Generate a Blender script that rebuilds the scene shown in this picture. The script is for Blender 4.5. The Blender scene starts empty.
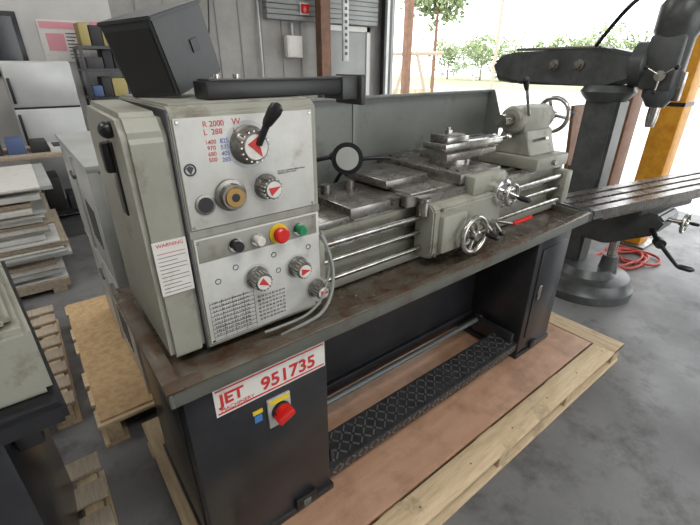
import bpy, bmesh, math, random
from mathutils import Vector, Matrix, Euler
random.seed(7)
SC=bpy.context.scene
COL=SC.collection

# ---------------------------------------------------------------- materials
def mat(name,c1,c2=None,scale=6,rough=.5,metal=0,bump=0,bscale=60,lo=.4,hi=.65,detail=6,stretch=None,emit=0,spec=.5,dirt=None,rvar=0):
    m=bpy.data.materials.new(name);m.use_nodes=True;nt=m.node_tree
    b=nt.nodes['Principled BSDF']
    b.inputs['Roughness'].default_value=rough;b.inputs['Metallic'].default_value=metal
    b.inputs['Specular IOR Level'].default_value=spec
    b.inputs['Base Color'].default_value=(*c1,1)
    tc=nt.nodes.new('ShaderNodeTexCoord')
    vec=tc.outputs['Object'];raw=vec
    if stretch:
        mp=nt.nodes.new('ShaderNodeMapping');mp.inputs['Scale'].default_value=stretch
        nt.links.new(vec,mp.inputs[0]);vec=mp.outputs[0]
    col=None
    if c2:
        n=nt.nodes.new('ShaderNodeTexNoise');n.inputs['Scale'].default_value=scale;n.inputs['Detail'].default_value=detail
        n.inputs['Roughness'].default_value=.65
        nt.links.new(vec,n.inputs['Vector'])
        r=nt.nodes.new('ShaderNodeValToRGB')
        r.color_ramp.elements[0].position=lo;r.color_ramp.elements[1].position=hi
        r.color_ramp.elements[0].color=(*c1,1);r.color_ramp.elements[1].color=(*c2,1)
        nt.links.new(n.outputs[0],r.inputs[0]);col=r.outputs[0]
        if rvar:
            mr=nt.nodes.new('ShaderNodeMapRange');mr.inputs[3].default_value=rough-rvar;mr.inputs[4].default_value=rough+rvar
            mr.inputs[1].default_value=.3;mr.inputs[2].default_value=.7
            nt.links.new(n.outputs[0],mr.inputs[0]);nt.links.new(mr.outputs[0],b.inputs['Roughness'])
    if dirt:
        dc,ds,dl,dh=dirt
        n=nt.nodes.new('ShaderNodeTexNoise');n.inputs['Scale'].default_value=ds;n.inputs['Detail'].default_value=9;n.inputs['Roughness'].default_value=.7
        nt.links.new(raw,n.inputs['Vector'])
        mr=nt.nodes.new('ShaderNodeMapRange');mr.inputs[1].default_value=dl;mr.inputs[2].default_value=dh
        nt.links.new(n.outputs[0],mr.inputs[0])
        mx=nt.nodes.new('ShaderNodeMix');mx.data_type='RGBA'
        nt.links.new(mr.outputs[0],mx.inputs[0])
        if col:nt.links.new(col,mx.inputs[6])
        else:mx.inputs[6].default_value=(*c1,1)
        mx.inputs[7].default_value=(*dc,1);col=mx.outputs[2]
    if col:nt.links.new(col,b.inputs['Base Color'])
    if bump:
        n2=nt.nodes.new('ShaderNodeTexNoise');n2.inputs['Scale'].default_value=bscale;n2.inputs['Detail'].default_value=4
        nt.links.new(vec,n2.inputs['Vector'])
        bp=nt.nodes.new('ShaderNodeBump');bp.inputs['Strength'].default_value=bump;bp.inputs['Distance'].default_value=.01
        nt.links.new(n2.outputs[0],bp.inputs['Height']);nt.links.new(bp.outputs[0],b.inputs['Normal'])
    return m
GREEN=mat('machine_paint_greygreen',(.315,.315,.262),(.235,.23,.185),4,.40,bump=.06,bscale=90,lo=.45,hi=.8,dirt=((.12,.085,.05),10,.545,.76))
GREEN2=mat('splash_guard_paint',(.185,.20,.18),(.14,.15,.13),3,.42,lo=.4,hi=.75,dirt=((.07,.06,.045),7,.55,.8))
TRAYP=mat('chip_tray_paint',(.13,.135,.115),(.09,.09,.075),4,.38,lo=.4,hi=.75,dirt=((.09,.05,.03),9,.5,.72))
GREENT=mat('headstock_top_paint',(.30,.30,.26),(.15,.11,.07),9,.45,lo=.5,hi=.75)
CAST=mat('machined_iron',(.29,.28,.26),(.14,.12,.10),12,.30,metal=.7,lo=.38,hi=.7,rvar=.14,dirt=((.06,.038,.025),17,.54,.70))
RUST=mat('rusty_tray',(.16,.145,.115),(.095,.05,.028),9,.26,metal=.3,lo=.38,hi=.62,rvar=.15)
STEEL=mat('polished_steel',(.60,.60,.57),(.34,.31,.27),20,.24,metal=1)
CHROME=mat('chrome',(.75,.75,.75),None,rough=.15,metal=1)
BLACK=mat('black_cabinet_paint',(.015,.016,.019),(.030,.030,.033),4,.28,bump=.05,bscale=8,dirt=((.08,.075,.067),16,.62,.85))
BLKP=mat('black_plastic',(.012,.012,.013),None,rough=.35)
BOXM=mat('charcoal_box',(.035,.036,.038),(.05,.05,.05),5,.4)
TREAD=mat('tread_plate',(.05,.052,.056),(.09,.09,.09),12,.35,metal=.6)
TREADB=mat('tread_plate_pale_ribs',(.36,.37,.38),(.22,.22,.22),14,.30,metal=.8)  # ribs paler than the plate so the pattern stands out
WHITE=mat('panel_white',(.62,.62,.59),(.52,.51,.47),6,.38,dirt=((.30,.26,.20),13,.58,.82))
LBL=mat('label_white',(.70,.68,.64),(.5,.46,.4),18,.5,lo=.55,hi=.8)
INK=mat('ink_dark',(.05,.05,.06));REDI=mat('ink_red',(.55,.03,.025));BLUEI=mat('ink_blue',(.05,.12,.45))
RED=mat('red_plastic',(.6,.015,.012),None,rough=.25);GRN=mat('green_plastic',(.01,.22,.08),None,rough=.3)
YEL=mat('yellow_label',(.75,.55,.03));BLU=mat('blue_label',(.05,.2,.5))
PINK=mat('pink_paper',(.7,.3,.35));
BRASS=mat('brass',(.35,.22,.08),None,rough=.4,metal=.8)
DIRT=((.17,.12,.08),5,.56,.78)
WOOD=mat('pallet_wood',(.70,.55,.36),(.52,.38,.22),7,.7,stretch=(1,9,9),bump=.1,lo=.35,hi=.7,dirt=DIRT)
WOODY=mat('pallet_wood_cross',(.60,.47,.31),(.40,.29,.17),7,.7,stretch=(9,1,9),bump=.1,lo=.35,hi=.7,dirt=DIRT)
WOODG=mat('pallet_wood_grey',(.43,.36,.27),(.26,.21,.16),7,.8,stretch=(9,1,9),bump=.1,lo=.35,hi=.7)
PLY=mat('plywood_red',(.48,.29,.185),(.36,.20,.12),4,.5,stretch=(1,6,6),lo=.3,hi=.75,dirt=((.20,.11,.065),3,.48,.72))
OSB=mat('particle_board',(.58,.40,.22),(.45,.29,.14),30,.7)
GALV=mat('galvanised_sheet',(.50,.515,.50),(.40,.41,.40),4,.36,metal=.15,dirt=((.2,.2,.19),6,.58,.85))
GALVD=mat('galvanised_dark',(.15,.16,.16),None,rough=.5,metal=.5)
MILL=mat('mill_paint',(.085,.092,.092),(.05,.053,.05),7,.34,dirt=((.03,.025,.02),9,.55,.75))
ORANGE=mat('orange_post',(.80,.38,.03),(.6,.24,.01),9,.5)
BROWN=mat('brown_post',(.20,.10,.055),(.12,.065,.04),8,.7)
WALL=mat('wall_grey',(.34,.33,.31),(.27,.26,.24),2,.85)
WALLW=mat('wall_white',(.60,.59,.57),(.52,.51,.49),1.5,.85)
DOORM=mat('door_grey',(.27,.28,.27),(.23,.24,.23),3,.6)
CEIL=mat('ceiling_white',(.6,.6,.6),None,rough=.9)
CONC=mat('concrete_floor',(.235,.235,.235),(.125,.125,.125),1.3,.48,bump=.05,bscale=30,lo=.3,hi=.70,detail=10,rvar=.17,dirt=((.055,.053,.05),3.4,.51,.70))
CONCO=mat('outdoor_concrete',(.72,.71,.68),(.62,.61,.58),.6,.9)
ASPH=mat('asphalt',(.42,.42,.42),(.36,.36,.36),1,.9)
LEAF=mat('leaves',(.20,.26,.11),(.34,.40,.22),1.5,.8)
GRASS=mat('grass',(.30,.34,.17),(.38,.38,.22),1,.9)
FRIDGE=mat('fridge_steel',(.55,.56,.55),(.47,.48,.48),2,.35,metal=.3)
PAPER=mat('white_board',(.68,.68,.66),(.55,.54,.5),5,.7)
HOSE=mat('red_hose',(.5,.06,.04),None,rough=.5)
CABLE=mat('grey_cable',(.25,.26,.24),None,rough=.5)
GLASSD=mat('dark_glass',(.03,.035,.04),None,rough=.1)
LENS=mat('lamp_reflector',(.6,.61,.58),None,rough=.2,metal=.4)

# ---------------------------------------------------------------- helpers
CUR=[None]
def root(name,loc=(0,0,0)):
    e=bpy.data.objects.new(name,None);e.location=loc;e.empty_display_size=.1;COL.objects.link(e);CUR[0]=e;return e
def link(o,m=None,par='cur'):
    COL.objects.link(o)
    if m is not None:o.data.materials.append(m)
    p=CUR[0] if par=='cur' else par
    if p is not None:
        o.parent=p;o.matrix_parent_inverse=Matrix.Translation(-Vector(p.location))
    return o
def meshobj(name,bm,m,par='cur',smooth=None):
    me=bpy.data.meshes.new(name);bmesh.ops.recalc_face_normals(bm,faces=bm.faces);bm.to_mesh(me);bm.free()
    if smooth:
        for p in me.polygons:p.use_smooth=True
        me.set_sharp_from_angle(angle=math.radians(smooth))
    return link(bpy.data.objects.new(name,me),m,par)
def box(name,x0,x1,y0,y1,z0,z1,m,bev=0,par='cur',rot=None,seg=2):
    bm=bmesh.new();bmesh.ops.create_cube(bm,size=1)
    c=Vector(((x0+x1)/2,(y0+y1)/2,(z0+z1)/2))
    for v in bm.verts:v.co=Vector((v.co.x*(x1-x0),v.co.y*(y1-y0),v.co.z*(z1-z0)))
    if bev:bmesh.ops.bevel(bm,geom=bm.edges[:],offset=bev,segments=seg,affect='EDGES',profile=.5)
    o=meshobj(name,bm,m,par,40 if bev else None);o.location=c
    if rot:o.rotation_euler=Euler([math.radians(a) for a in rot])
    return o
def prism(name,pts,axis,a0,a1,m,bev=0,par='cur'):
    bm=bmesh.new()
    def P(p,a):
        return {'X':(a,p[0],p[1]),'Y':(p[0],a,p[1]),'Z':(p[0],p[1],a)}[axis]
    A=[bm.verts.new(P(p,a0)) for p in pts];B=[bm.verts.new(P(p,a1)) for p in pts]
    bm.faces.new(A);bm.faces.new(B[::-1]);n=len(pts)
    for i in range(n):bm.faces.new((A[i],A[(i+1)%n],B[(i+1)%n],B[i]))
    if bev:bmesh.ops.bevel(bm,geom=bm.edges[:],offset=bev,segments=2,affect='EDGES')
    return meshobj(name,bm,m,par,35)
def rev(name,o,d,prof,m,seg=32,par='cur'):
    d=Vector(d).normalized();o=Vector(o)
    u=d.orthogonal().normalized();w=d.cross(u)
    bm=bmesh.new();rings=[]
    for t,r in prof:
        rings.append([bm.verts.new(d*t+(u*math.cos(2*math.pi*k/seg)+w*math.sin(2*math.pi*k/seg))*max(r,1e-4)) for k in range(seg)])
    for a,b in zip(rings,rings[1:]):
        for k in range(seg):bm.faces.new((a[k],a[(k+1)%seg],b[(k+1)%seg],b[k]))
    bm.faces.new(rings[0][::-1]);bm.faces.new(rings[-1])
    ob=meshobj(name,bm,m,par,35);ob.location=o;return ob
def cyl(name,p0,p1,r,m,r2=None,par='cur',seg=24):
    p0=Vector(p0);p1=Vector(p1);L=(p1-p0).length
    return rev(name,p0,p1-p0,[(0,r),(L,r2 if r2 is not None else r)],m,seg,par)
def ball(name,c,r,m,par='cur',s=(1,1,1)):
    bm=bmesh.new();bmesh.ops.create_uvsphere(bm,u_segments=20,v_segments=12,radius=r)
    for v in bm.verts:v.co=Vector((v.co.x*s[0],v.co.y*s[1],v.co.z*s[2]))
    o=meshobj(name,bm,m,par,80);o.location=c;return o
def torus(name,c,d,R,r,m,par='cur',seg=36,ms=10):
    d=Vector(d).normalized();u=d.orthogonal().normalized();w=d.cross(u);bm=bmesh.new();g=[]
    for i in range(seg):
        a=2*math.pi*i/seg;e=u*math.cos(a)+w*math.sin(a)
        g.append([bm.verts.new(e*(R+r*math.cos(2*math.pi*j/ms))+d*r*math.sin(2*math.pi*j/ms)) for j in range(ms)])
    for i in range(seg):
        for j in range(ms):
            bm.faces.new((g[i][j],g[(i+1)%seg][j],g[(i+1)%seg][(j+1)%ms],g[i][(j+1)%ms]))
    o=meshobj(name,bm,m,par,80);o.location=c;return o
def tube(name,pts,r,m,par='cur',smooth=True):
    c=bpy.data.curves.new(name,'CURVE');c.dimensions='3D';c.bevel_depth=r;c.bevel_resolution=3;c.use_fill_caps=True
    s=c.splines.new('NURBS' if smooth else 'POLY');s.points.add(len(pts)-1)
    for i,p in enumerate(pts):s.points[i].co=(*p,1)
    if smooth:s.use_endpoint_u=True;s.order_u=3
    c.resolution_u=8
    return link(bpy.data.objects.new(name,c),m,par)
def text(name,s,loc,size,m,rot=(90,0,0),par='cur',align='LEFT',ext=.0002,bold=0):
    c=bpy.data.curves.new(name,'FONT');c.body=s;c.size=size;c.extrude=ext;c.align_x=align;c.offset=bold
    o=bpy.data.objects.new(name,c);link(o,m,par);o.location=loc;o.rotation_euler=Euler([math.radians(a) for a in rot]);return o

# ================================================================ ENGINE LATHE
root('engine_lathe',(1.1,1.1,.86))
box('left_cabinet',.14,.57,.845,1.40,.14,.835,BLACK,.008)
box('right_cabinet',1.79,2.10,.845,1.40,.14,.835,BLACK,.008)
box('right_cabinet_door',1.83,2.06,.838,.848,.25,.76,BLACK,.003)
box('door_latch',1.85,1.875,.828,.842,.48,.56,STEEL,.003)
box('left_cabinet_plinth',.13,.58,.838,1.41,.133,.16,BLACK,.004)
box('right_cabinet_plinth',1.78,2.11,.838,1.41,.133,.16,BLACK,.004)
box('left_cabinet_foot_slot',.42,.50,.832,.845,.15,.20,BLKP,.002)
box('foot_slot_tab',.445,.475,.828,.84,.155,.185,GALVD,.002)
box('right_cabinet_foot_slot',1.90,1.96,.832,.846,.15,.19,BLKP,.002)
box('rear_panel',.565,1.795,1.16,1.18,.26,.84,BLACK)
box('rear_cross_member',.565,1.795,1.14,1.2,.24,.30,BLACK,.004)
box('left_side_panel',.133,.141,.90,1.34,.22,.78,BLACK,.002)
box('chip_tray_base',.12,2.20,.83,1.50,.832,.846,RUST,.002)
box('chip_tray_lip_front',.12,2.20,.822,.834,.822,.872,TRAYP,.003)
box('chip_tray_lip_left',.112,.124,.822,1.50,.822,.872,TRAYP,.003)
box('chip_tray_lip_right',2.196,2.208,.822,1.50,.822,.872,TRAYP,.003)
box('chip_tray_rim_front',.108,2.210,.817,.86,.868,.874,RUST,.002)
box('chip_tray_rim_left',.108,.15,.817,1.40,.8678,.8738,RUST,.002)
bm=bmesh.new()
for i in range(1100):
    x=random.uniform(.66,2.15);y=random.uniform(.88,1.02) if i%3 else random.uniform(1.32,1.46);zc=.848
    s=random.uniform(.0015,.0045);a=random.uniform(0,6.28);h=random.uniform(.001,.004)
    vs=[bm.verts.new((x+s*math.cos(a+k*2.1)*(1.6 if k==0 else .6),y+s*math.sin(a+k*2.1),zc+(h if k==1 else 0))) for k in range(3)];bm.faces.new(vs)
meshobj('metal_chips',bm,CAST)
def treadplate():
    bm=bmesh.new()
    def bx(bm,c,s,ax='Z',rz=0):
        r=bmesh.ops.create_cube(bm,size=1)
        M=Matrix.Translation(c)@Matrix.Rotation(rz,4,ax)@Matrix.Diagonal((*s,1))
        bmesh.ops.transform(bm,matrix=M,verts=r['verts'])
    bx(bm,(0,0,0),(1.22,.125,.006))
    bx(bm,(0,-.062,-.028),(1.22,.006,.056))
    b2=bmesh.new();n=40
    for i in range(n):
        X=-.6+1.2*(i+.5)/n
        for j in range(4):
            bx(b2,(X,-.052+.108*(j+.5)/4,.0035),(.026,.006,.006),'Z',math.radians(45 if (i+j)%2 else -45))
        for j in range(2):
            bx(b2,(X,-.066,-.014-.024*j),(.024,.005,.0055),'Y',math.radians(45 if (i+j)%2 else -45))
    for o in(meshobj('foot_brake_tread',bm,TREAD),meshobj('foot_brake_tread_ribs',b2,TREADB)):
        o.location=(1.18,.915,.235);o.rotation_euler=(math.radians(8),0,0)
treadplate()
cyl('foot_brake_rod',(.56,1.09,.27),(1.80,1.09,.27),.014,GALVD)
for x in(.60,1.76):box('foot_brake_bracket',x-.01,x+.01,.87,1.11,.20,.29,BLACK,.003)
box('serial_label',.215,.56,.8425,.846,.715,.805,LBL)
text('label_name','JET',(.228,.8415,.75),.05,REDI,bold=.0015)
text('label_name_line','MACHINERY',(.228,.8415,.728),.017,REDI)
text('label_number','951735',(.345,.8415,.735),.06,REDI,bold=.0015)
for z in(.722,.797):box('label_stripe',.22,.555,.841,.8435,z,z+.004,REDI)
box('switch_plate',.355,.43,.836,.846,.585,.69,GALV,.003)
rev('switch_collar',(.395,.838,.64),(0,-1,0),[(0,.03),(.01,.03),(.012,.022)],BLKP)
box('switch_knob',.366,.424,.795,.83,.628,.652,RED,.005,rot=(0,-25,0))
rev('switch_knob_base',(.395,.832,.64),(0,-1,0),[(0,.026),(.018,.024)],RED)
box('yellow_sticker',.36,.425,.834,.838,.672,.688,YEL)
box('blue_sticker',.315,.338,.841,.846,.63,.655,BLU);box('yellow_sticker_2',.312,.342,.841,.846,.66,.672,YEL)
# --- headstock
prism('headstock_body',[(.93,.872),(.93,1.462),(.945,1.475),(1.38,1.475),(1.40,1.455),(1.40,.872)],'X',.25,.615,GREEN,.004)
prism('gear_cover',[(.932,.872),(.932,1.42),(.965,1.465),(1.30,1.472),(1.37,1.43),(1.39,.872)],'X',.158,.248,GREEN,.012)
box('headstock_top_plate',.262,.605,.955,1.37,1.474,1.48,GREENT,.002)
box('cover_seam',.247,.2505,.9295,1.39,.874,1.47,INK)
box('cover_slot',.153,.16,1.05,1.10,1.23,1.40,BLKP,.003)
box('cover_latch',.135,.16,1.06,1.09,1.33,1.40,BLKP,.008)
ball('cover_knob',(.15,1.02,1.43),.018,BLKP)
box('spindle_guard_collar',.615,.66,1.06,1.27,1.08,1.28,CAST,.02)
cyl('spindle_nose',(.65,1.16,1.18),(.72,1.16,1.18),.05,STEEL)
box('speed_panel',.258,.598,.9245,.931,1.205,1.452,WHITE,.001)
box('feed_panel',.258,.608,.9245,.931,.885,1.182,WHITE,.001)
box('panel_gap',.252,.613,.9265,.931,1.184,1.203,GREENT)
box('button_strip',.262,.60,.9235,.926,1.120,1.178,GREENT,.001)
for x in(.265,.59):
    for z in(1.212,1.445,.892,1.172):rev('panel_screw',(x,.9235,z),(0,-1,0),[(0,.004),(.002,.003)],STEEL,10)
PY=.9238
def knob(n,x,z,r,rot=0):
    rev(n+'_skirt',(x,.925,z),(0,-1,0),[(0,r),(.008,r),(.012,r*.9),(.018,r*.8),(.04,r*.74),(.044,r*.66)],CAST)
    rev(n+'_face',(x,.882,z),(0,-1,0),[(0,r*.62),(.002,r*.62)],LBL)
    a=math.radians(rot);pts=[]
    for ang,rr in((0,.58),(140,.5),(220,.5)):
        t=a+math.radians(ang);pts.append((x+r*rr*math.cos(t),z+r*rr*math.sin(t)))
    prism(n+'_pointer',pts,'Y',.8785,.8805,REDI)
    bm=bmesh.new()
    for k in range(16):
        t=2*math.pi*k/16
        q=bmesh.ops.create_cube(bm,size=1)
        bmesh.ops.transform(bm,matrix=Matrix.Translation((x+r*.76*math.cos(t),.896,z+r*.76*math.sin(t)))@Matrix.Diagonal((.004,.024,.004,1)),verts=q['verts'])
    meshobj(n+'_flutes',bm,STEEL)
    rev(n+'_scale',(x,.9255,z),(0,-1,0),[(0,r*1.22),(.0018,r*1.22)],GALV)
knob('speed_dial',.419,1.385,.045,-60)
knob('range_dial',.455,1.28,.032,20)
knob('feed_dial_a',.405,1.04,.031,-40);knob('feed_dial_b',.53,1.035,.030,0);knob('feed_dial_c',.590,.945,.028,0)
rev('direction_dial',(.36,.925,1.275),(0,-1,0),[(0,.038),(.01,.038),(.012,.030),(.03,.029)],CAST)
rev('direction_dial_core',(.36,.895,1.275),(0,-1,0),[(0,.024),(.005,.022)],BRASS)
rev('direction_dial_socket',(.36,.89,1.275),(0,-1,0),[(0,.010),(.001,.010)],BLKP)
rev('sight_glass',(.298,.925,1.262),(0,-1,0),[(0,.024),(.004,.024),(.005,.018)],CAST)
rev('sight_glass_lens',(.298,.920,1.262),(0,-1,0),[(0,.018),(.001,.018)],BLKP)
cyl('speed_lever_arm',(.425,.88,1.39),(.442,.865,1.435),.008,BLKP)
rev('speed_lever_grip',(.439,.868,1.43),(.03,-.02,.05),[(0,.008),(.01,.012),(.04,.016),(.052,.014),(.058,.006)],BLKP)
for n,x,mm,r in(('inch_button',.356,BLKP,.014),('start_button',.415,LBL,.013),('stop_button',.478,RED,.021),('run_button',.54,GRN,.014)):
    rev(n+'_ring',(x,.924,1.148),(0,-1,0),[(0,r*1.3),(.006,r*1.3)],CHROME if mm is not RED else YEL)
    rev(n,(x,.918,1.148),(0,-1,0),[(0,r*.8),(.01,r*.8),(.012,r),(.02,r),(.024,r*.8)],mm)
text('legend_a','R 2000\nL  288',(.318,PY,1.432),.017,REDI)
text('legend_b','825\n575\n405\n285',(.352,PY,1.395),.014,BLUEI)
text('legend_b2','1400\n 970\n 680\n 500',(.318,PY,1.395),.013,REDI)
text('legend_c','W\nH',(.385,PY,1.432),.020,REDI)
torus('logo_ring',(.277,PY,1.345),(0,1,0),.012,.0018,INK)
prism('logo_fan',[(.277,1.335),(.269,1.349),(.277,1.354),(.285,1.349)],'Y',.9225,.9245,INK)
text('legend_d','DO NOT CHANGE SPEED WHILE\nSPINDLE IS ROTATING',(.49,PY,1.31),.0055,INK)
for i in range(9):
    text('chart_row',' '.join('%d.%d'%(random.randint(0,9),random.randint(10,99)) for _ in range(6)),(.275,PY,1.0-.012*i),.0085,INK)
for i in range(7):
    text('chart_row_b',' '.join('%d'%(random.randint(10,99)) for _ in range(8)),(.40,PY,.975-.012*i),.0085,INK)
for i in range(10):box('chart_line',.268,.39,.9238,.9246,.889+.0125*i,.8896+.0125*i,INK)
for x in(.268,.30,.33,.36,.39):box('chart_col',x,x+.0007,.9238,.9246,.889,1.01,INK)
for x,z in((.46,1.09),(.35,1.085),(.57,1.085),(.30,1.06),(.47,1.04)):torus('chart_symbol',(x,PY,z),(0,1,0),.007,.0009,INK)
box('warning_plate',.168,.242,.9285,.933,1.06,1.195,LBL)
text('warning_title','WARNING',(.175,.928,1.182),.0125,REDI)
for i in range(11):box('warning_line',.174,.236-.02*(i%3==2),.9275,.9286,1.068+.0098*i,1.0688+.0098*i,REDI if i==10 else INK)
tube('control_cable_a',[(.615,.925,1.11),(.635,.90,1.05),(.62,.87,.96),(.57,.85,.90),(.50,.86,.88),(.44,.88,.86)],.005,CABLE)
tube('control_cable_b',[(.618,.93,1.12),(.64,.91,1.06),(.60,.88,.95),(.54,.87,.90),(.46,.89,.88),(.40,.90,.876)],.004,CABLE)
# --- bed
prism('bed_casting',[(1.02,.85),(1.02,.90),(1.05,.93),(1.05,1.0),(1.03,1.03),(1.03,1.075),(1.32,1.075),(1.32,.85)],'X',.61,2.24,GREEN,.003)
for i,(y0,y1) in enumerate(((1.03,1.075),(1.11,1.14),(1.21,1.24),(1.28,1.32))):
    prism('bed_way',[(y0,1.074),(y0+.008,1.092),(y1-.008,1.092),(y1,1.074)],'X',.615,2.24,CAST)
box('gap_block',.80,1.05,1.02,1.33,1.085,1.125,CAST,.003)
box('gap_block_lip',.66,.82,1.025,1.31,1.076,1.10,CAST,.003)
cyl('lead_screw',(.61,.985,1.045),(2.17,.985,1.045),.013,STEEL)
cyl('feed_rod',(.61,.985,.985),(2.17,.985,.985),.010,STEEL)
cyl('control_rod',(.61,.975,.925),(2.17,.975,.925),.011,STEEL)
box('rod_end_bracket',2.15,2.21,.955,1.04,.90,1.07,GREEN,.008)
box('rod_gearbox_bracket',.612,.65,.955,1.03,.90,1.07,GREEN,.006)
box('rack',.66,2.15,1.016,1.026,1.005,1.02,STEEL)
# --- carriage
box('saddle',1.06,1.62,1.0,1.37,1.088,1.135,CAST,.005)
prism('saddle_wing',[(1.03,.99),(1.15,.96),(1.52,.96),(1.66,.99),(1.66,1.06),(1.03,1.06)],'Z',1.09,1.13,CAST,.003)
box('saddle_rear_wing',1.03,1.26,1.10,1.36,1.134,1.165,CAST,.004)
box('saddle_way_wiper',1.02,1.035,1.02,1.09,1.085,1.12,BLKP,.003)
prism('apron',[(.925,.895),(.915,.92),(.915,1.08),(.94,1.10),(1.01,1.10),(1.01,.885),(.94,.885)],'X',1.10,1.52,GREEN,.006)
box('apron_gearcase',1.13,1.27,.893,.93,.91,1.06,GREEN,.012)
rev('apron_thread_dial',(1.09,.96,1.06),(0,0,1),[(0,.02),(.05,.02),(.055,.024),(.065,.024)],STEEL)
box('cross_slide',1.30,1.56,.97,1.46,1.135,1.175,CAST,.003)
for y in(1.02,1.07,1.36,1.41):rev('cross_slide_screw',(1.34,y,1.175),(0,0,1),[(0,.008),(.004,.008)],BLKP,10)
box('cross_slide_nose',1.33,1.54,.925,.98,1.095,1.168,GREEN,.008)
rev('compound_swivel',(1.47,1.17,1.174),(0,0,1),[(0,.09),(.02,.09),(.022,.078)],STEEL)
box('compound_base',1.36,1.70,1.095,1.245,1.194,1.224,CAST,.003)
prism('compound_dovetail',[(1.11,1.222),(1.125,1.235),(1.215,1.235),(1.23,1.222)],'X',1.37,1.74,STEEL)
box('compound_slide',1.36,1.76,1.105,1.235,1.234,1.262,STEEL,.003)
for y in(1.14,1.19):box('compound_tslot',1.37,1.75,y,y+.012,1.2612,1.2632,BLKP)
box('tool_block',1.39,1.50,1.12,1.22,1.262,1.292,CAST,.003)
box('tool_holder',1.375,1.515,1.112,1.135,1.264,1.286,STEEL,.002)
cyl('tool_stud',(1.445,1.17,1.27),(1.445,1.17,1.318),.009,STEEL)
rev('stud_nut',(1.445,1.17,1.292),(0,0,1),[(0,.018),(.016,.018)],STEEL,6)
rev('compound_dial',(1.76,1.17,1.235),(1,0,0),[(0,.025),(.03,.027),(.035,.02),(.06,.015)],CHROME)
cyl('compound_crank',(1.81,1.12,1.25),(1.81,1.22,1.22),.008,STEEL)
ball('compound_crank_ball_a',(1.81,1.11,1.253),.014,CHROME);ball('compound_crank_ball_b',(1.81,1.225,1.218),.012,CHROME)
def handwheel(n,c,d,R,rim,m,spokes=3,hm=BLKP,hub=.02):
    c=Vector(c);d=Vector(d).normalized();u=d.orthogonal().normalized();w=d.cross(u)
    torus(n+'_rim',c,d,R,rim,m)
    rev(n+'_hub',c-d*.03,d,[(0,hub),(.045,hub),(.05,hub*.7)],m)
    for k in range(spokes):
        a=2*math.pi*k/spokes+.4;cyl(n+'_spoke',c,c+(u*math.cos(a)+w*math.sin(a))*R,.008,m)
    e=c+(u*math.cos(2.2)+w*math.sin(2.2))*R
    rev(n+'_grip',e,d,[(0,.006),(.012,.008),(.03,.012),(.06,.010),(.064,.004)],hm,16)
handwheel('apron_handwheel',(1.28,.862,.965),(0,-1,0),.070,.011,STEEL,3)
rev('apron_wheel_dial',(1.28,.90,.965),(0,-1,0),[(0,.045),(.02,.045),(.022,.03)],CHROME)
rev('cross_slide_dial',(1.50,.93,1.085),(0,-1,0),[(0,.054),(.03,.054),(.034,.045),(.05,.042),(.052,.022),(.075,.018)],CHROME)
torus('cross_slide_wheel',(1.50,.862,1.085),(0,1,0),.04,.008,STEEL)
cyl('cross_slide_crank',(1.46,.86,1.10),(1.545,.86,1.065),.009,STEEL)
rev('cross_slide_crank_grip',(1.545,.86,1.065),(0,-1,0),[(0,.008),(.02,.012),(.05,.011),(.055,.004)],BLKP,16)
for x,z in((1.40,.98),(1.47,.96)):
    rev('apron_lever_boss',(x,.916,z),(0,-1,0),[(0,.016),(.02,.016)],STEEL);cyl('apron_lever',(x,.90,z),(x+.035,.885,z-.045),.006,STEEL)
    ball('apron_lever_knob',(x+.037,.884,z-.048),.013,BLKP)
for x,z in((1.14,1.08),(1.50,1.07),(1.12,.905),(1.50,.905)):rev('apron_screw',(x,.916,z),(0,-1,0),[(0,.008),(.004,.008)],CAST,12)
cyl('start_lever',(1.58,.975,.925),(1.64,.915,.915),.007,STEEL);cyl('start_lever_grip',(1.64,.915,.915),(1.76,.90,.925),.010,RED)
box('right_apron_plate',1.515,1.57,.945,1.0,.90,1.05,GREEN,.006)
# --- tailstock
box('tailstock_base',1.92,2.22,1.0,1.34,1.09,1.15,GREEN,.008)
prism('tailstock_column',[(1.06,1.148),(1.28,1.148),(1.25,1.20),(1.235,1.27),(1.105,1.27),(1.085,1.20)],'X',1.95,2.19,GREEN,.006)
rev('tailstock_barrel',(1.90,1.17,1.315),(1,0,0),[(0,.052),(.01,.062),(.30,.062),(.33,.05)],GREEN)
box('tailstock_top',1.94,2.18,1.105,1.235,1.25,1.375,GREEN,.022)
cyl('tailstock_quill',(1.82,1.17,1.315),(1.91,1.17,1.315),.03,STEEL)
rev('tailstock_dial',(2.22,1.17,1.315),(1,0,0),[(0,.036),(.03,.036),(.032,.02),(.07,.018)],CHROME)
handwheel('tailstock_handwheel',(2.30,1.17,1.315),(1,0,0),.085,.011,STEEL,3)
cyl('quill_lock_lever',(1.94,1.10,1.34),(1.86,1.09,1.47),.007,STEEL)
rev('quill_lock_grip',(1.865,1.09,1.455),(-.05,0,.1),[(0,.008),(.02,.012),(.05,.014),(.06,.006)],BLKP,16)
cyl('clamp_lever',(1.99,1.08,1.22),(1.94,.99,1.25),.008,STEEL)
rev('tail_set_screw',(2.06,1.0,1.12),(0,-1,0),[(0,.012),(.02,.012)],STEEL,12)
# --- splash guard
box('splash_guard',.60,2.17,1.495,1.505,.85,1.43,GREEN2)
box('splash_guard_hem',.60,2.175,1.47,1.508,1.422,1.434,GREEN2,.003)
prism('splash_guard_end',[(1.505,.85),(1.505,1.434),(1.46,1.434),(1.40,1.30),(1.40,.85)],'X',2.165,2.172,GREEN2)
box('splash_guard_seam',1.18,1.21,1.488,1.496,.86,1.42,GREEN2,.002)
box('splash_guard_bracket',.95,1.10,1.47,1.496,.95,1.05,CAST,.004)
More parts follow.
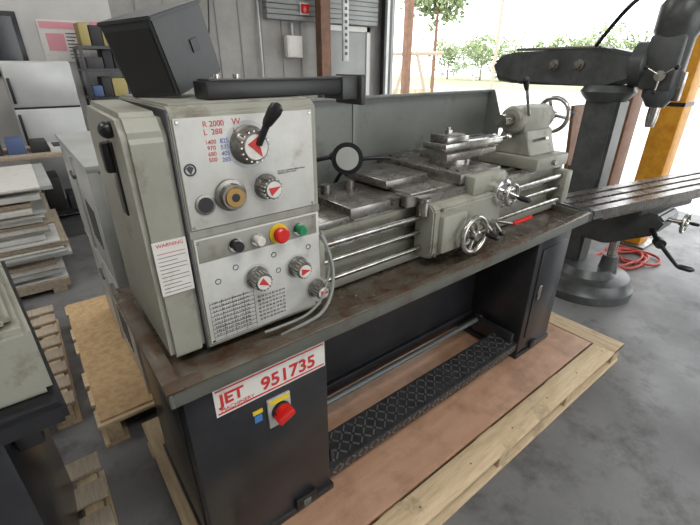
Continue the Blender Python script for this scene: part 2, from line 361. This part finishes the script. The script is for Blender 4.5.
# --- work lamp
cyl('lamp_arm_base',(.86,1.45,1.10),(.86,1.45,1.20),.012,BLKP)
tube('lamp_arm',[(.86,1.48,1.14),(.80,1.40,1.20),(.82,1.28,1.24),(.90,1.25,1.25)],.009,BLKP)
rev('lamp_head',(.95,1.235,1.245),(-.55,-.75,.05),[(0,.02),(.01,.038),(.04,.055),(.055,.058),(.056,.046)],BLKP)
rev('lamp_lens',(.95-.033,1.235-.045,1.248),(-.55,-.75,.05),[(0,.042),(.003,.040)],LENS)
ball('lamp_knuckle',(.90,1.25,1.25),.018,BLKP)
tube('coolant_pipe',[(1.0,1.46,1.0),(1.02,1.38,1.16),(1.08,1.30,1.22),(1.18,1.24,1.21)],.008,BLKP)
rev('coolant_valve',(1.05,1.33,1.18),(0,-.4,1),[(0,.014),(.04,.014)],CAST,12)
for x in(.84,.95):cyl('steady_stub',(x,1.22,1.12),(x,1.22,1.16),.02,CAST)
# =============================== box and duct lying on the headstock
root('control_box',(.34,1.21,1.59))
e1=Vector((.0935,-.148,.0106));e2=Vector((.0541,.0205,-.1954))
z=-e2.normalized();x=(e1-e1.dot(z)*z).normalized();y=z.cross(x)
SX,SY,SZ=.15,.19,.168
cc=Vector((.332,1.085,1.486))-x*SX/2+z*SZ/2+y*SY/2
M=Matrix((x,y,z)).transposed().to_4x4();M.translation=cc
def obox(n,sx,sy,sz,c,m,bev):
    bm=bmesh.new();bmesh.ops.create_cube(bm,size=1)
    for v in bm.verts:v.co=Vector((v.co.x*sx,v.co.y*sy,v.co.z*sz))+Vector(c)
    bmesh.ops.bevel(bm,geom=bm.edges[:],offset=bev,segments=2,affect='EDGES')
    bmesh.ops.transform(bm,matrix=M,verts=bm.verts);return meshobj(n,bm,m,'cur',40)
obox('box_shell',SX,SY,SZ,(0,0,0),BOXM,.004)
obox('box_lid',SX+.006,SY+.006,.010,(0,0,SZ/2-.004),BOXM,.003)
obox('box_front_panel',SX-.02,.003,SZ-.03,(0,-SY/2-.001,-.006),BLKP,.001)
obox('box_side_boss',.004,.03,.03,(SX/2+.001,.02,0),BLKP,.001)
root('duct_arm',(.62,1.0,1.5))
box('duct_body',.36,.80,.985,1.07,1.481,1.520,BLKP,.004)
box('duct_top_cover',.37,.77,.99,1.065,1.519,1.524,BOXM,.002)
box('duct_end_plate',.795,.812,.965,1.09,1.450,1.530,BOXM,.004)
box('duct_clamp',.74,.795,.98,1.075,1.466,1.526,BOXM,.004)
for x in(.40,.45):cyl('duct_bolt',(x,1.02,1.52),(x,1.02,1.534),.008,STEEL)
# --- pallets
def pallet(name,x0,x1,y0,y1,h,along,m,n,gap=.35,nb=3):
    root(name,((x0+x1)/2,(y0+y1)/2,0));t=.018
    w=(y1-y0)/n
    for i in range(n):
        a=y0+w*i;box('deck_board',x0+random.uniform(-.01,.01),x1,a,a+w*(1-gap),h-t,h,m,.002)
    for k in range(nb):
        c=x0+.05+(x1-x0-.1)*k/(nb-1);box('stringer',c-.03,c+.03,y0,y1-w*gap,t,h-t,WOODY,.003)
        box('bottom_board',c-.05,c+.05,y0,y1-w*gap,0,t,WOODY)
root('wooden_pallet',(1.2,1.1,0))
for y in(.54,.99,1.50):
    box('deck_board',.09,2.40,y,y+.11,.108,.128,WOOD,.003)
    for x in(.10,.66,1.22,1.78,2.31):
        box('block',x,x+.085,y+.01,y+.10,.022,.108,WOODY,.003)
    box('bottom_board',.09,2.40,y+.005,y+.105,0,.022,WOOD,.003)
for x in(.09,2.27):box('end_board',x,x+.13,.54,1.61,.106,.13,WOODY,.003)
box('plywood_sheet',.23,2.26,.66,1.58,.110,.130,PLY,.002)
for x in(.65,1.21,1.77):box('cross_board',x,x+.1,.55,1.6,.094,.108,WOODY)
for i in range(8):cyl('nail',(.2+.29*i,.59,.127),(.2+.29*i,.59,.1295),.004,CAST,seg=8)
pallet('wooden_pallet.001',-.06,1.05,1.70,3.0,.13,'X',WOOD,8,.25)
box('osb_sheet',-.05,.95,1.72,2.95,.13,.142,OSB)
pallet('wooden_pallet.002',-1.3,-.09,.35,1.62,.13,'X',WOODG,9,.35)
pallet('wooden_pallet.003',-1.2,-.12,1.95,3.1,.13,'X',WOODG,8,.35)
def sheetbox(name,x0,x1,y0,y1,z0,z1):
    root(name,((x0+x1)/2,(y0+y1)/2,z0))
    box('shell',x0,x1,y0,y1,z0,z1,GALV,.006)
    box('side_panel',x0-.004,x0+.002,y0+.04,y1-.04,z0+.05,z1-.05,GALV,.002)
    box('side_rib',x0-.012,x0,(y0+y1)/2-.01,(y0+y1)/2+.01,z0+.04,z1-.04,GALV,.002)
    box('edge_trim',x0-.006,x0+.03,y0-.006,y0+.03,z0,z1,GALV,.003)
    box('top_lip',x0-.008,x1+.008,y0-.008,y1+.008,z1-.02,z1+.004,GALV,.003)
    for k in range(5):box('vent_slot',x0-.007,x0-.003,y0+.15+.05*k,y0+.17+.05*k,z0+.15,z0+.32,GALVD)
    box('handle',x0-.02,x0,y0+.5,y0+.62,z1-.14,z1-.12,GALVD,.003)
sheetbox('sheet_metal_cabinet',.17,.76,1.77,2.75,.142,.69)
sheetbox('sheet_metal_cabinet.001',.165,.76,1.76,2.78,.695,1.22)

# ================================================================ second lathe (left edge)
root('engine_lathe.001',(-.06,.9,.13))
prism('headstock_body',[(-.080,.89),(-.168,1.75),(-.8,1.75),(-.8,.89)],'Z',.94,1.10,GREEN,.012)
prism('headstock_upper',[(-.105,.915),(-.19,1.72),(-.78,1.72),(-.78,.915)],'Z',1.095,1.125,GREEN,.012)
prism('chip_tray',[(-.068,.85),(-.158,1.80),(-.85,1.80),(-.85,.85)],'Z',.885,.938,BLACK,.01)
box('cabinet',-.75,-.185,.88,1.45,.137,.89,BLACK,.008)
box('cabinet_flange',-.18,-.13,.92,1.4,.80,.888,BLACK,.008)
# ================================================================ milling machine
root('milling_machine',(3.2,1.2,0))
rev('base',(3.18,1.12,0),(0,0,1),[(0,.34),(.06,.34),(.08,.32),(.13,.30),(.15,.22),(.20,.18)],MILL,40)
prism('column',[(3.11,1.16),(3.11,1.38),(3.29,1.38),(3.29,1.16)],'Z',.12,1.36,MILL,.02)
rev('turret',(3.2,1.28,1.34),(0,0,1),[(0,.12),(.03,.15),(.06,.17),(.09,.15),(.10,.14)],MILL)
prism('ram',[(2.10,1.50),(2.14,1.58),(2.0,1.645),(1.3,1.66),(1.12,1.62),(1.12,1.46),(1.3,1.43),(1.9,1.43),(2.05,1.46)],'X',3.08,3.32,MILL,.025)
rev('ram_rear_cap',(3.2,2.0,1.54),(0,1,0),[(0,.11),(.10,.10),(.14,.05)],MILL)
for y in(1.45,1.62):rev('ram_clamp',(3.08,y,1.56),(-1,0,0),[(0,.035),(.02,.035),(.022,.02),(.04,.02)],CAST)
box('ram_way_cover',3.10,3.30,1.35,1.95,1.655,1.672,CAST,.004)
HY=.985
rev('head_swivel',(3.2,HY+.17,1.56),(0,-1,0),[(0,.13),(.07,.13),(.09,.10)],MILL)
rev('head_body',(3.2,HY,1.32),(0,0,1),[(0,.05),(.04,.075),(.06,.09),(.38,.10),(.42,.12),(.55,.12),(.58,.10)],MILL)
box('head_casting',3.10,3.30,HY-.08,HY+.1,1.42,1.72,MILL,.02)
rev('motor',(3.2,HY,1.90),(0,0,1),[(0,.10),(.02,.12),(.28,.12),(.31,.08)],MILL)
rev('quill',(3.2,HY,1.20),(0,0,1),[(0,.025),(.05,.032),(.13,.032)],STEEL)
rev('quill_hub',(3.10,HY-.02,1.50),(-1,0,0),[(0,.03),(.04,.03)],STEEL)
for a in(30,150,270):
    a=math.radians(a);q=(3.05,HY-.02+.09*math.cos(a),1.50+.09*math.sin(a));cyl('quill_lever',(3.07,HY-.02,1.50),q,.006,STEEL);ball('quill_lever_knob',q,.014,BLKP)
tube('motor_cable',[(3.1,HY+.04,2.0),(2.95,1.12,1.92),(2.95,1.22,1.82),(3.05,1.36,1.67)],.012,BLKP)
box('depth_stop',3.18,3.24,HY-.11,HY-.07,1.36,1.52,CAST,.006)
prism('knee',[(1.17,.70),(.74,.70),(.70,.66),(.74,.56),(1.0,.42),(1.17,.42)],'X',3.06,3.36,MILL,.012)
cyl('elevating_screw',(3.2,.98,.12),(3.2,.98,.5),.03,STEEL)
rev('screw_nut',(3.2,.98,.14),(0,0,1),[(0,.07),(.08,.06),(.16,.05)],MILL)
ta=math.radians(-11.7)
TM=Matrix.Translation((3.32,.90,0))@Matrix.Rotation(ta,4,'Z')
def tb(n,x0,x1,y0,y1,z0,z1,m,bev=0):
    bm=bmesh.new();bmesh.ops.create_cube(bm,size=1)
    for v in bm.verts:v.co=Vector((v.co.x*(x1-x0)+(x0+x1)/2,v.co.y*(y1-y0)+(y0+y1)/2,v.co.z*(z1-z0)+(z0+z1)/2))
    if bev:bmesh.ops.bevel(bm,geom=bm.edges[:],offset=bev,segments=2,affect='EDGES')
    bmesh.ops.transform(bm,matrix=TM,verts=bm.verts);return meshobj(n,bm,m,'cur',40 if bev else None)
tb('table_saddle',-.30,.28,-.14,.14,.685,.735,MILL,.008)
tb('table_body',-.70,.80,-.15,.15,.725,.785,CAST,.004)
for i in range(4):
    y0=-.165+.0885*i;tb('table_top_strip',-.82,.84,y0,y0+.064,.785,.802,CAST,.002)
tb('table_slot_floor',-.82,.84,-.15,.15,.765,.787,BLKP)
tb('table_front_rail',-.82,.84,-.168,-.150,.75,.80,CAST,.003)
for s in(-.84,.84):tb('table_end',s-.02,s+.02,-.165,.165,.74,.80,MILL,.006)
def tp(x,y,z):return TM@Vector((x,y,z))
dx=(TM.to_3x3()@Vector((1,0,0)))
handwheel('table_handwheel',tp(.93,0,.755),dx,.07,.009,STEEL,3)
cyl('table_screw',tp(-.9,0,.755),tp(.93,0,.755),.014,STEEL)
cyl('table_crank_left',tp(-.90,-.04,.76),tp(-.90,.04,.72),.009,STEEL)
cyl('saddle_screw',(3.16,.76,.66),(3.16,.62,.66),.014,STEEL)
handwheel('saddle_handwheel',(3.16,.62,.66),(0,-1,0),.06,.009,STEEL,3)
cyl('knee_shaft',(3.08,.76,.60),(2.92,.66,.57),.016,BLKP)
rev('knee_crank_hub',(2.95,.68,.575),(-.7,-.6,-.1),[(0,.03),(.05,.03)],BLKP)
cyl('knee_crank_arm',(2.92,.655,.57),(3.04,.56,.42),.014,BLKP,.011)
rev('knee_crank_grip',(3.04,.56,.42),(.5,-.7,-.15),[(0,.012),(.02,.018),(.08,.019),(.10,.008)],BLKP,16)
# ================================================================ posts, hose
root('orange_post',(4.5,1.3,0))
box('post_shaft',4.38,4.60,1.14,1.34,0.01,3.3,ORANGE,.012);box('post_base',4.32,4.66,1.08,1.40,0,.02,CAST,.004)
box('post_strap',4.375,4.605,1.135,1.345,1.25,1.28,BLKP)
root('timber_post',(4.9,1.7,0))
box('post_shaft',4.75,5.02,1.66,1.82,.02,1.5,BROWN,.008);box('post_foot',4.70,5.06,1.6,1.86,0,.03,BROWN,.004)
root('plywood_panel',(5.4,2.3,0))
box('panel_board',5.1,5.5,2.30,2.34,.01,1.15,BROWN,.003,rot=(-6,0,0));box('panel_batten',5.12,5.48,2.24,2.29,.4,.48,BROWN,.003,rot=(-6,0,0))
root('red_air_hose',(3.95,1.1,0))
pts=[]
for i in range(60):
    a=i*.45;r=.16+.05*math.sin(i*.7);pts.append((3.98+r*1.3*math.cos(a)+.08*math.sin(i*.21),1.10+r*.9*math.sin(a)+.05*math.cos(i*.31),.012+.004*(i%5)))
tube('hose_coil',pts,.011,HOSE)
# ================================================================ background items
root('refrigerator',(.3,5.7,0))
box('cabinet',.03,.61,5.45,6.1,.03,1.60,FRIDGE,.015);box('freezer_door',.035,.605,5.40,5.45,1.18,1.59,FRIDGE,.012)
box('lower_door',.035,.605,5.40,5.45,.08,1.165,FRIDGE,.012)
box('door_gap',.04,.60,5.41,5.45,1.16,1.185,BLKP)
box('handle_top',.05,.075,5.36,5.40,1.22,1.45,BLKP,.005);box('handle_low',.05,.075,5.36,5.40,.8,1.12,BLKP,.005)
box('feet',.05,.59,5.5,6.05,0,.035,BLKP)
root('poster',(.68,6.45,1.8))
box('poster_sheet',.50,.97,6.455,6.465,1.60,2.04,LBL);box('poster_header',.52,.95,6.45,6.456,1.95,2.02,PINK)
box('poster_photo',.56,.74,6.45,6.456,1.72,1.9,PINK)
for i in range(8):box('poster_line',.76,.94-.05*(i%3),6.45,6.456,1.64+.037*i,1.65+.037*i,INK)
root('notice_sheet',(1.2,6.45,1.6))
for i,(x,zz,mm) in enumerate(((1.05,1.82,PINK),(1.28,1.84,YEL),(1.5,1.82,LBL))):box('sheet_%d'%i,x,x+.16,6.455,6.465,zz,zz+.22,mm)
root('shelving_unit',(1.1,6.1,0))
for x in(.78,1.72):
    for y in(5.85,6.3):box('upright',x,x+.03,y,y+.03,0,1.75,BLACK)
cm=[mat('bin_%d'%i,c,None,rough=.6) for i,c in enumerate(((.35,.09,.07),(.08,.12,.25),(.4,.33,.13),(.5,.5,.48),(.03,.03,.03),(.25,.17,.10),(.03,.03,.035),(.06,.06,.065)))]
for z in(.3,.8,1.2,1.5,1.73):
    box('shelf',.78,1.75,5.85,6.33,z,z+.03,BLACK)
    xx=.83
    while xx<1.6:
        w=random.uniform(.06,.18);h=random.uniform(.10,.24);box('bin',xx,xx+w,5.9,6.2,z+.03,z+.03+h,random.choice(cm),.006);xx+=w+.01
root('workbench',(.0,4.9,0))
box('bench_top',-1.6,.62,4.65,5.25,.80,.84,WOODG,.005)
for x in(-1.55,.55):
    for y in(4.68,5.18):box('leg',x,x+.05,y,y+.05,0,.80,BLACK)
box('bench_lower_shelf',-1.55,.60,4.7,5.2,.25,.28,BLACK)
for i in range(11):
    x=-1.3+.17*i;box('bench_item',x,x+.13,4.75,5.05,.84,.86+.12*random.random(),random.choice(cm),.004)
    box('shelf_item',x,x+.14,4.75,5.1,.28,.4+.3*random.random(),random.choice(cm),.004)
box('paper_stack',.2,.5,4.7,5.1,.84,.88,PAPER)
root('stack_of_boards',(-.7,4.1,0))
box('skid',-1.6,.02,3.5,4.55,.04,.10,WOODG)
for x in(-1.5,-.75,-.1):box('skid_leg',x,x+.09,3.5,4.55,0,.04,WOODG)
zz=.10
for i in range(24):
    t=random.uniform(.014,.045);dx_=random.uniform(-.10,.07);dy=random.uniform(-.06,.08)
    box('board',-1.6+dx_,.03+dx_,3.55+dy,4.5+dy,zz,zz+t-.006,[PAPER,PAPER,GALV,LBL,WOODG][i%5]);zz+=t
root('cardboard_box',(.9,4.4,0))
box('carton',.55,1.2,3.9,4.5,0,.55,OSB,.004);box('tape',.85,.9,3.895,4.505,.545,.553,LBL)
root('hoist_chain',(4.0,5.2,2.4))
box('hanging_strip',4.02,4.12,5.3,5.34,1.62,4.2,GALV,.004)
for i in range(16):box('strip_slot',4.05,4.09,5.295,5.3,1.7+.08*i,1.74+.08*i,INK)
root('steel_column',(4.25,6.2,0));box('web',4.22,4.32,6.1,6.3,0,4.2,BROWN,.004);box('flange',4.18,4.36,6.08,6.10,0,4.2,BROWN)
root('electrical_box',(3.9,6.42,1.8));box('case',3.72,4.0,6.36,6.475,1.68,1.99,LBL,.008);box('case_door',3.74,3.98,6.35,6.365,1.70,1.97,LBL,.003)
box('conduit',3.85,3.88,6.43,6.46,1.98,2.17,GALV,.004)
root('fire_alarm',(4.05,6.3,2.3));box('alarm_body',3.98,4.1,6.28,6.33,2.3,2.42,RED,.01);box('alarm_plate',3.96,4.12,6.33,6.335,2.28,2.44,LBL)
root('wall_cable',(2.8,6.4,1.6))
tube('hanging_cable',[(2.3,6.44,2.9),(2.33,6.42,2.2),(2.42,6.42,1.80),(2.52,6.42,1.95),(2.6,6.44,2.9)],.010,BLKP)
tube('vertical_conduit',[(3.3,6.45,0.1),(3.3,6.45,4.1)],.02,GALV,smooth=False)
# ================================================================ ROOM
CUR[0]=None
RX=5.9
def pl(n,*a):return box(n,*a,par=None)
pl('floor',-4,RX+.05,-5,6.6,-.1,0,CONC)
pl('wall_back',-4,RX+.05,6.5,6.65,0,4.2,WALL)
pl('wall_left',-4.15,-4,-5,6.65,0,4.2,WALLW)
root('wall_front_light_block',(-1,-5,0));box('front_panel',-4.15,.5,-5.1,-5,0,4.2,WALLW);box('front_header',.5,RX+.15,-5.1,-5,3.4,4.2,WALLW)  # unseen partial wall, added to cut daylight from the open front
CUR[0]=None
pl('ceiling',-4.15,RX+.15,-5.1,6.65,4.2,4.3,CEIL)
root('wall_right',(RX+.1,3,0))
box('wall_near',RX,RX+.15,-5,-1.0,0,4.2,WALL);box('wall_header',RX,RX+.15,-1.0,6.65,3.4,4.2,WALL);box('wall_far',RX,RX+.15,6.4,6.65,0,3.4,WALL)
root('trim_1',(RX-.1,6.3,0));box('door_jamb',RX-.14,RX,6.3,6.44,0,3.5,BLACK,.005);box('door_track',RX-.2,RX-.14,6.22,6.28,0,3.5,GALV)
root('trim_2',(0,6.48,0));box('white_wall_section',-4,1.3,6.47,6.5,0,4.2,WALLW)
for i in range(8):box('wall_seam',1.6+.35*i,1.62+.35*i,6.485,6.5,0,4.2,DOORM)
root('trim_3',(4.6,6.4,2.5))
for i in range(7):box('header_rib',3.4,5.6,6.36-.012*(i%2),6.5,2.2+.07*i,2.265+.07*i,DOORM,.008)
root('door_1',(4.95,6.45,0));box('door_leaf',4.5,5.4,6.44,6.49,0,2.1,DOORM,.004)
box('door_frame_left',4.42,4.5,6.42,6.49,0,2.18,WALLW);box('door_frame_right',5.4,5.48,6.42,6.49,0,2.18,WALLW);box('door_frame_top',4.42,5.48,6.42,6.49,2.1,2.18,WALLW)
ball('door_knob',(5.3,6.41,1.0),.03,CHROME)
root('window_1',(.0,6.45,1.8));box('window_frame',-.9,.33,6.44,6.465,1.45,2.1,BLACK,.004);box('window_glass',-.85,.28,6.435,6.445,1.5,2.05,GLASSD)
box('window_mullion',-.3,-.26,6.43,6.45,1.5,2.05,BLACK)
# ================================================================ outdoors
CUR[0]=None
pl('ground_outdoor',RX+.05,60,-40,60,-.12,-.02,CONCO)
pl('ground_yard',-60,60,-60,-5,-.14,-.03,CONCO)
pl('road',22,30,-40,60,-.02,-.005,ASPH)
pl('grass_verge',30,60,-40,60,-.02,0,GRASS)
def tree(name,x,y,zc,r,n,trunk=.12):
    root(name,(x,y,.01))
    cyl('trunk',(x,y,.01),(x,y,zc),trunk,BROWN,trunk*.5)
    bm=bmesh.new()
    for i in range(n):
        c=Vector((x+random.gauss(0,r*.5),y+random.gauss(0,r*.5),zc+random.gauss(0,r*.33)))
        for j in range(30):
            d=Vector((random.gauss(0,1),random.gauss(0,1),random.gauss(0,1))).normalized()*random.uniform(.2,1)*r*.28
            p=c+d;p.z=max(p.z,.4);s=random.uniform(.04,.09)*min(r,2.2)*.7
            a=Vector((random.gauss(0,1),random.gauss(0,1),random.gauss(0,1))).normalized()*s
            b=a.orthogonal().normalized()*s
            vs=[bm.verts.new(q) for q in(p-a-b,p+a-b,p+a+b,p-a+b)];bm.faces.new(vs)
    meshobj('foliage',bm,LEAF)
tree('tree',20.5,18.2,5.3,1.9,90)
for i,(x,y,h,r) in enumerate(((47,26,2.0,2.6),(48,21,2.6,2.8),(46,17,2.2,2.6),(47,34,3.0,3),(48,13,2.6,2.6),(47,9,2.3,2.4),(48,40,3,3),(47,23.5,2.6,2.6),(47,29.5,2.4,2.6))):
    tree('shrub' if i==0 else 'shrub.%03d'%i,x,y,h,r,70)
root('wire_fence',(31,15,0))
for i in range(18):cyl('fence_post',(31,-10+3*i,.005),(31,-10+3*i,1.6),.03,GALV,seg=8)
for z in(.3,.7,1.1,1.55):cyl('fence_rail',(31,-10,z),(31,41,z),.012,GALV,seg=6)
root('utility_pole',(20,13.7,0));cyl('pole',(20,13.7,-.015),(20,13.7,9),.08,WOODG,.06)
root('timber_frame',(9.3,9.6,0))
cyl('leg_a',(8.9,9.6,0),(9.35,9.3,1.95),.05,WOODG,seg=8);cyl('leg_b',(10.1,8.9,0),(9.6,9.2,1.95),.05,WOODG,seg=8);cyl('cross_bar',(8.2,9.9,1.85),(10.3,8.8,1.9),.05,WOODG,seg=8)
box('plank',8.6,10.2,9.35,9.42,.8,.95,WOOD,rot=(0,0,-25))
root('timber_post.001',(8.1,8.0,0));box('post_shaft',8.0,8.18,8.0,8.15,0,4,BROWN,.005);box('post_foot',7.95,8.23,7.95,8.2,0,.05,BROWN)
# ================================================================ lights
w=bpy.data.worlds.new('world');SC.world=w;w.use_nodes=True;nt=w.node_tree
bg=nt.nodes['Background'];bg.inputs[0].default_value=(.95,.975,1,1);bg.inputs[1].default_value=3.7
def area(n,loc,sx,sy,e,rot=(0,0,0),col=(1,.98,.95)):
    root(n,loc)
    l=bpy.data.lights.new(n+'_lamp','AREA');l.shape='RECTANGLE';l.size=sx;l.size_y=sy;l.energy=e;l.color=col
    o=bpy.data.objects.new('lamp',l);COL.objects.link(o);o.location=loc;o.rotation_euler=Euler([math.radians(a) for a in rot])
    o.parent=CUR[0];o.matrix_parent_inverse=Matrix.Translation(-Vector(loc))
    box('fill_light_housing',loc[0]-sx/2,loc[0]+sx/2,loc[1]-sy/2,loc[1]+sy/2,loc[2]+.01,4.2,CEIL)  # housing added above each invented fill lamp, out of view
area('ceiling_fill_light',(.4,-.9,4.05),2.4,1.0,75)  # overhead fill lamps, added out of view to brighten the interior
area('ceiling_fill_light.001',(1.5,4.0,4.05),2.4,1.0,45)
area('ceiling_fill_light.002',(-1.8,2.0,4.05),1.0,2.4,55)
# ================================================================ camera
cam=bpy.data.cameras.new('camera');cam.sensor_width=36;cam.lens=410/700*36;cam.clip_end=300
co=bpy.data.objects.new('camera',cam);COL.objects.link(co);co.location=(0,0,1.55)
co.rotation_euler=Euler((math.radians(90-25.55),0,math.radians(52-90)))
SC.camera=co
SC.view_settings.view_transform='Standard'
